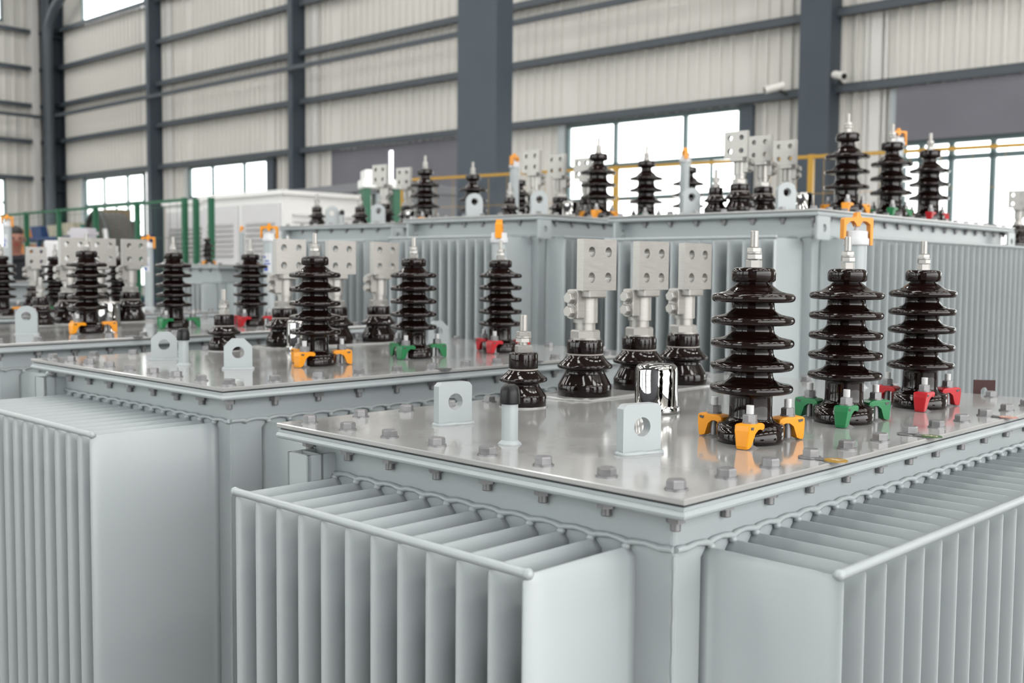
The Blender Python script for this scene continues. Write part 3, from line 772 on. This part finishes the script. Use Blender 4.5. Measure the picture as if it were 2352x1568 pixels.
b = MB(); b.box(S_END+.02, 13.86, 0, S_END+.28, 14.05, H); t_i += 1; struct(hall('trim_%d' % t_i, b, 'trimw'))
for s in (-24.9, -18.9, -6.3):
    b = MB(); b.box(s-.16, WD-.045, 0, s+.16, WD-.03, H); t_i += 1; struct(hall('trim_%d' % t_i, b, 'trimw'))
b = MB(); b.box(-20.55, WD-.12, .9, -20.33, WD-.03, HEAD); b.box(-8.36, WD-.12, .9, -8.16, WD-.03, HEAD); t_i += 1; struct(hall('trim_%d' % t_i, b, 'steel'))
for s in (-29.62, -24.08, -11.93, -6.02):
    b = MB(); b.box(s-.05, WD-.09, 0.0, s+.11, WD-.03, HEAD); t_i += 1; struct(hall('trim_%d' % t_i, b, 'alu'))
b = MB(); b.tube([(-30.55, WD-.55, z) for z in (0, 3, 6, E+6.6)]+[(-30.45, WD-.55, E+6.95), (-30.1, WD-.55, E+7.3), (-29.3, WD-.55, E+7.75), (-28.6, WD-.55, E+8.2)], .13, 14)
o = hall('drain_pipe', b, 'girt'); tag(o, 'grey drain pipe with a bent top running down the far left corner', 'pipe')

# ------------------------------------------------------------------ background things
def W(p): return HM @ Vector(p)
def root_at(name, loc, rz, label, cat, group=None):
    o = bpy.data.objects.new(name, None); COL.objects.link(o); o.location = loc; o.rotation_euler = (0,0,rz); o.empty_display_size = .2
    return tag(o, label, cat, group)
def kiosk(corner, yaw, la, lb, h, label, body='kioskgrey'):
    """box whose near vertical edge is at corner; la along yaw (right face), lb along yaw+90 (left face)"""
    r = root_at('substation_kiosk', (corner[0], corner[1], 0), radians(yaw), label, 'kiosk', 'substation kiosks by the back wall')
    b = MB(); b.box(0, 0, .12, la, lb, h-.05); b.box(-.01, -.01, .0, la+.01, lb+.01, .12)
    link('body', b.mesh('body', 'kiosk'), r)
    b = MB(); b.box(-.05, -.05, h-.05, la+.05, lb+.05, h); link('roof', b.mesh('roof', 'kiosk'), r)
    # left face: two doors with louvres; right face: louvres
    nd = max(1, round(lb/.75)); dw = lb/nd
    for i in range(nd):
        y0 = i*dw+.04
        b = MB(); b.rbox(-.022, y0, .2, -.001, y0+dw-.08, h-.14, .004); d = link('door', b.mesh('door', 'kioskgrey'), r)
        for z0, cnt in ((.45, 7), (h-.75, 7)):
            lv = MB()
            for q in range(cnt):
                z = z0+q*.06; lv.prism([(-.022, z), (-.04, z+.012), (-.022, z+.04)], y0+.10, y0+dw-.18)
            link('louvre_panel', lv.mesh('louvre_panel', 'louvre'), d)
        b = MB(); b.box(-.05, y0+dw-.16, h*.5-.06, -.022, y0+dw-.13, h*.5+.06); link('handle', b.mesh('handle', 'dark'), d)
    nd = max(1, round(la/.9)); dw = la/nd
    for i in range(nd):
        b = MB()
        for q in range(9):
            z = h-.85+q*.07; b.prism([(i*dw+.12, z), ((i+1)*dw-.12, z), ((i+1)*dw-.12, z+.03), (i*dw+.12, z+.03)], -.03, -.001)
        link('louvre_panel', b.mesh('louvre_panel', 'kioskgrey'), r)
    return r
kiosk((-2.58, 12.0), 46, 1.4, 1.75, EYE+.89, 'bright white substation kiosk with louvred doors behind the farthest tall transformer')
kiosk((-3.93, 13.8), 46, .8, 1.1, EYE+.90, 'louvred white kiosk standing behind the thick green posts')
# long container with corrugated sides
r = root_at('shipping_container', (-1.9, 15.2, 0), radians(40), 'long grey corrugated container behind the bright white kiosk', 'container')
b = MB(); X = RZ(0); hh = EYE+1.26
us = []; u = 0
while u < 5.2: us += [(u, 0), (u+.06, .04), (u+.16, .04), (u+.22, 0)]; u += .3
v = [(-.04-d_, y, z) for z in (.15, hh-.12) for y, d_ in us]; n = len(us); b.add(v, [(i, i+1, n+i+1, n+i) for i in range(n-1)])
b.box(0, 0, .12, 2.2, 5.3, hh-.1); link('body', b.mesh('body', 'rooflip'), r)
b = MB(); b.box(-.1, -.03, hh-.13, 2.25, 5.33, hh); link('top_rail', b.mesh('top_rail', 'rooflip'), r)

def fence(p0, p1, cnt, h, matn, label, cat, posts=.03, mesh_step=.16, rails=()):
    p0 = Vector(p0); p1 = Vector(p1); d = p1-p0; ln = d.length; ang = atan2(d.y, d.x)
    r = root_at('mesh_fence', (p0.x, p0.y, 0), ang, label, cat)
    for i in (range(cnt+1) if isinstance(cnt, int) else range(len(cnt))):
        x = ln*i/cnt if isinstance(cnt, int) else ln*cnt[i]; pb = MB(); pb.box(x-posts, -posts, 0, x+posts, posts, h+.02); link('post', pb.mesh('post', matn), r)
    b = MB()
    for z in (.12, h, *rails): b.box(0, -.015, z-.015, ln, .015, z+.015)
    link('rail', b.mesh('rail', matn), r)
    b = MB(); x = mesh_step
    while x < ln: b.box(x-.0015, -.0015, .12, x+.0015, .0015, h); x += mesh_step
    z = .12
    while z < h: b.box(0, -.002, z-.002, ln, .002, z+.002); z += mesh_step*2
    o = link('wire_mesh', b.mesh('wire_mesh', matn), r)
    return r
fence((-3.35,10.9), (-8.6,16.2), 7, EYE+.70, 'fgreen', 'green wire mesh fence with green posts at the far left', 'fence', posts=.025)
fence((-1.29,12.5), (4.6,8.3), (0,.3955,.675,.955), EYE+1.05, 'fyellow', 'yellow wire mesh fence running behind the tall transformers', 'fence', posts=.024, mesh_step=.25)
for (x, y, lab) in ((-3.19, 10.75, 'left one of the two thick green posts before the louvred kiosk'), (-2.98, 10.55, 'right one of the two thick green posts before the louvred kiosk')):
    b = MB(); b.box(-.026, -.022, 0, .026, .022, EYE+.70); b.box(-.09, -.09, 0, .09, .09, .012)
    o = link('steel_post', b.mesh('steel_post', 'fgreen'), None, (x, y, 0), radians(45)); tag(o, lab, 'post', 'thick green posts')

# green machine beside the container, with white head
r = root_at('winding_machine', (-1.16, 9.3, 0), radians(20), 'green machine frame with white head behind the farthest tall transformer', 'machine')
b = MB()
for x in (-.13, .13): b.box(x-.03, -.1, 0, x+.03, .1, EYE+.70)
b.box(-.16, -.12, 0, .16, .12, .5); link('frame', b.mesh('frame', 'fgreen'), r)
b = MB(); b.rbox(-.17, -.12, EYE+.70, .17, .12, EYE+.78, .01); b.rbox(-.15,-.1,EYE+.78,-.03,.1,EYE+.86,.01); link('head', b.mesh('head', 'kiosk'), r)
b = MB(); b.cyl(.07, .2, EYE+.66, 16, cx=0, cy=0); link('drum', b.mesh('drum', 'alu'), r)
# storage rack with bins, behind the green fence
rk = root_at('storage_rack', (-7.2, 16.9, 0), radians(134), 'blue storage rack with bins behind the green fence', 'rack')
for x in (-2.6, -1.3, 0, 1.3):
    b = MB()
    for y in (-.3, .3): b.box(x-.03, y-.03, 0, x+.03, y+.03, EYE+.46)
    for z in (.2, .8, 1.4): b.box(x-.02, -.3, z, x+.02, .3, z+.03)
    link('upright', b.mesh('upright', 'bluebin'), rk)
for z in (.35, .95, EYE+.16, EYE+.42):
    b = MB(); b.box(-2.6, -.35, z, 1.3, .35, z+.05); b.box(-2.6, -.36, z-.06, 1.3, -.33, z+.06); link('shelf', b.mesh('shelf', 'bluebin'), rk)
def bin_mesh(m, w, h):
    b = MB(); b.add([(-w/2,-.2,0),(w/2,-.2,0),(w/2,.2,0),(-w/2,.2,0),(-w/2*1.1,-.23,h),(w/2*1.1,-.23,h),(w/2*1.1,.23,h),(-w/2*1.1,.23,h)], [(3,2,1,0),(0,1,5,4),(1,2,6,5),(2,3,7,6),(3,0,4,7)])
    b.box(-w/2*.9,-.19,.01,w/2*.9,.19,h*.8); return b.mesh('storage_bin', m)
RM = Matrix.Translation(rk.location) @ RZ(radians(134))
desc = [('greenbin',.40,.16,'teal'),('bluebin',.4,.18,'dark blue'),('yellow',.3,.16,'yellow'),('cream',.42,.2,'cream'),('orangebin',.3,.14,'orange'),('greenbin',.4,.2,'teal'),('cream',.40,.18,'cream'),('orangebin',.35,.16,'orange')]
for row, (z, nm) in enumerate(((EYE+.213, 'lower'), (EYE+.473, 'top'))):
    for i in range(6):
        m_, w, h, cn = desc[(i*3+row*5) % 8]; x = (-2.25,-1.65,-.95,-.35,.35,.95)[i]
        p = RM @ Vector((x, 0, z)); o = link('storage_bin', cached(('bin', m_, w, h), lambda: bin_mesh(m_, w, h)), None, p, radians(134))
        tag(o, '%s bin on the blue rack\'s %s shelf, %s' % (cn, nm, ('nearest the white kiosks','second from the kiosk end','third from the kiosk end','third from the corner end','second from the corner end','nearest the hall corner')[i]), 'bin', 'bins on the blue rack')
# round topped machine under a brown cover, boxes behind it
r = root_at('covered_machine', (-5.12, 13.55, 0), radians(-48), 'dark round-topped machine under brown cover behind the green fence', 'machine')
b = MB(); n = 20; prof = [(.42*cos(pi*i/n), 1.58+.52*sin(pi*i/n)) for i in range(n+1)]
prof = [(.42, 0)]+prof+[(-.42, 0)]; b.prism([(x, z) for x, z in prof], -.16, .16); link('cover', b.mesh('cover', 'tarp'), r)
b = MB(); b.tube([(.42*cos(pi*i/n), -.17, 1.58+.52*sin(pi*i/n)) for i in range(n+1)], .035, 8); link('rim', b.mesh('rim', 'dark'), r)
b = MB(); b.tube([(.40+.10*sin(i*.35), -.24, 1.45+.06*i) for i in range(8)], .03, 8); link('hose', b.mesh('hose', 'kioskgrey'), r)
b = MB(); b.rbox(-.3, -.22, 0, .3, .22, EYE+.63, .02); o = link('pallet_cabinet', b.mesh('pallet_cabinet', 'tarp'), None, (-5.42, 14.45, 0), radians(-45)); tag(o, 'brown crate body beyond the round-topped machine', 'crate')
b = MB(); b.rbox(-.12, -.14, 0, .12, .14, .15, .005); b.box(-.122, -.02, .147, .122, .02, .152)
for i, (x, y, lab) in enumerate(((-.14, 0, 'cardboard box on the brown crate, nearer the end wall'), (.14, 0, 'cardboard box on the brown crate, nearer the white kiosk'))):
    p = Matrix.Translation((-5.42, 14.45, EYE+.632)) @ RZ(radians(-45)) @ Vector((x, y, 0))
    o = link('cardboard_box', cached('cbox', lambda: b.mesh('cardboard_box', 'card')), None, p, radians(-45+3*i)); tag(o, lab, 'box', 'cardboard boxes on the crate')
# grey cabinet with pale carton
b = MB(); b.rbox(-.2, -.2, 0, .2, .2, EYE+.20, .008); b.box(-.15, -.205, .3, .15, -.2, .33)
o = link('metal_cabinet', b.mesh('metal_cabinet', 'kioskgrey'), None, (-3.32, 8.15, 0), radians(10)); tag(o, 'grey metal cabinet carrying a pale carton behind the left transformers', 'cabinet')
b = MB(); b.rbox(-.075, -.06, 0, .075, .06, .10, .005); b.box(-.09, -.065, .05, .09, .065, .075)
o = link('carton', b.mesh('carton', 'lilac'), None, (-3.27, 8.12, EYE+.20), radians(-14)); tag(o, 'pale lilac carton on the grey metal cabinet', 'carton')

# CCTV cameras by the right column
for (s, n0, z, lab, sg) in ((-7.62, WD-.42, E+2.68, 'small white security camera left of the right steel column', -1), (-6.66, WD-.42, E+2.74, 'small white security camera right of the right steel column', 1)):
    r = root_at('security_camera', W((s, n0, z)), WT, lab, 'camera', 'security cameras on the wall')
    b = MB(); X = axis((0,0,0), (sg*.75, -.6, -.25)); b.cyl(.055, -.12, .16, 14, X); link('housing', b.mesh('housing', 'cam'), r)
    b = MB(); b.cyl(.042, .16, .17, 14, X); link('lens', b.mesh('lens', 'black'), r)
    b = MB(); b.tube([(0,0,0), (-sg*.05, .14, -.07), (-sg*.06, .30, -.09)], .022, 8); link('bracket', b.mesh('bracket', 'dark'), r)

# ------------------------------------------------------------------ the person
def person(loc, rz):
    J = [((0,0,.96),.135),((0,.005,1.12),.14),((0,.0,1.30),.155),((0,-.01,1.44),.11),((0,-.03,1.52),.058),((0,-.055,1.58),.062),((0,-.075,1.66),.088),((0,-.075,1.735),.075)]
    E_ = [(i,i+1) for i in range(7)]
    def ext(parent, lst):
        p = parent
        for q in lst: J.append(q); E_.append((p, len(J)-1)); p = len(J)-1
        return p
    for sx in (-1, 1):
        ext(3, [((sx*.165,0,1.42),.072),((sx*.235,.0,1.26),.056),((sx*.255,-.02,1.10),.048),((sx*.23,-.14,.97),.038),((sx*.205,-.20,.91),.034)])
        w_ = len(J)-1
        for q in range(4): ext(w_, [((sx*(.205-.012+q*.011), -.235, .885-.004*q), .010), ((sx*(.2-.012+q*.011), -.26, .855-.003*q), .008)])
        ext(w_, [((sx*.17, -.225, .895), .010), ((sx*.155, -.24, .875), .008)])
        ext(0, [((sx*.09,0,.86),.105),((sx*.095,-.01,.50),.068),((sx*.098,.02,.10),.045),((sx*.105,-.10,.045),.042),((sx*.11,-.17,.035),.032)])
    me = bpy.data.meshes.new('person'); me.from_pydata([p for p, _ in J], E_, [])
    o = bpy.data.objects.new('person', me); COL.objects.link(o)
    sk = o.modifiers.new('s', 'SKIN'); sk.use_smooth_shade = True
    for i, (p, r_) in enumerate(J): me.skin_vertices[0].data[i].radius = (r_*(1.25 if i < 4 else 1), r_*(.8 if i < 4 else 1))
    for i in range(len(J)): me.skin_vertices[0].data[i].use_root = (i == 0)
    su = o.modifiers.new('d', 'SUBSURF'); su.levels = su.render_levels = 2
    dg = bpy.context.evaluated_depsgraph_get(); m2 = bpy.data.meshes.new_from_object(o.evaluated_get(dg)); m2.name = 'person'
    o.modifiers.clear(); o.data = m2
    for m_ in ('jacket', 'trouser', 'skin', 'black'): m2.materials.append(M[m_])
    for p in m2.polygons:
        c = p.center; p.use_smooth = True
        if c.z > 1.515 or (c.z < .955 and abs(c.x) > .13 and c.y < -.10 and c.z > .6): p.material_index = 2
        elif c.z < .09: p.material_index = 3
        elif c.z < .92 and abs(c.x) < .24 and c.y > -.13: p.material_index = 1
    o.location = loc; o.rotation_euler = (0,0,rz)
    tag(o, 'person in a black jacket partly hidden behind an oil gauge at far left', 'person')
    b = MB()
    b.ball((0, -.050, 1.728), .085, 16, sq=(.95, 1.05, .72)); b.ball((0, -.025, 1.69), .082, 14, sq=(1, .85, .9)); link('hair', b.mesh('hair', 'hair'), o)
    b = MB(); b.ball((0, -.172, 1.645), .016, 8, sq=(.8, 1.3, 1.3))
    for sx in (-1, 1): b.ball((sx*.088, -.07, 1.655), .02, 8, sq=(.5, .8, 1.3))
    b.cur = 1
    for sx in (-1, 1): b.ball((sx*.032, -.158, 1.668), .010, 8, sq=(1.3, .6, .7))
    b.cur = 2; b.ball((0, -.155, 1.608), .014, 8, sq=(1.6, .6, .4)); link('face', b.mesh('face', 'skin', 'black', 'red'), o)
    b = MB(); b.box(.05, -.140, 1.33, .10, -.128, 1.345); link('chest_badge', b.mesh('chest_badge', 'white'), o)
    b = MB(); b.tube([(.085*cos(a), -.025+.075*sin(a), 1.487+.012*sin(a)) for a in [2*pi*i/14 for i in range(14)]], .024, 8, closed=True); link('collar', b.mesh('collar', 'jacket'), o)
    return o
person((-4.66, 9.95, 0), radians(35))

# ------------------------------------------------------------------ light
w = bpy.data.worlds.new('overcast'); SC.world = w; w.use_nodes = True; nt = w.node_tree
bg = nt.nodes['Background']; tc = nt.nodes.new('ShaderNodeTexCoord'); sp = nt.nodes.new('ShaderNodeSeparateXYZ'); cr = nt.nodes.new('ShaderNodeValToRGB')
nt.links.new(tc.outputs['Generated'], sp.inputs[0]); nt.links.new(sp.outputs['Z'], cr.inputs[0]); nt.links.new(cr.outputs[0], bg.inputs['Color'])
cr.color_ramp.elements[0].position = 0.; cr.color_ramp.elements[0].color = (.62, .62, .60, 1)
cr.color_ramp.elements[1].position = .12; cr.color_ramp.elements[1].color = (1, 1, 1, 1)
bg.inputs['Strength'].default_value = 3.0

# ------------------------------------------------------------------ camera
cam = bpy.data.cameras.new('camera'); co = bpy.data.objects.new('camera', cam); COL.objects.link(co); SC.camera = co
cam.sensor_width = 36.; cam.lens = 2440./2352*36.; cam.clip_start = .05; cam.clip_end = 200
p, r = .066, .008
R0 = Vector((1,0,0)); U0 = Vector((0, sin(p), cos(p))); F0 = Vector((0, cos(p), -sin(p)))
Rv = R0*cos(r)+U0*sin(r); Uv = U0*cos(r)-R0*sin(r)
co.matrix_world = Matrix(((Rv.x, Uv.x, -F0.x, 0), (Rv.y, Uv.y, -F0.y, 0), (Rv.z, Uv.z, -F0.z, EYE), (0,0,0,1)))
cam.dof.use_dof = True; cam.dof.focus_distance = 1.85; cam.dof.aperture_fstop = 4.8; cam.dof.aperture_blades = 7

SC.view_settings.view_transform = 'Standard'; SC.view_settings.look = 'None'; SC.view_settings.gamma = 1.; SC.view_settings.use_curve_mapping = False
SC.view_settings.exposure = 1.0
SC.cycles.use_denoising = True
SC.cycles.max_bounces = 8; SC.cycles.diffuse_bounces = 4; SC.cycles.glossy_bounces = 4; SC.cycles.transparent_max_bounces = 8
SC.cycles.sample_clamp_indirect = 6.
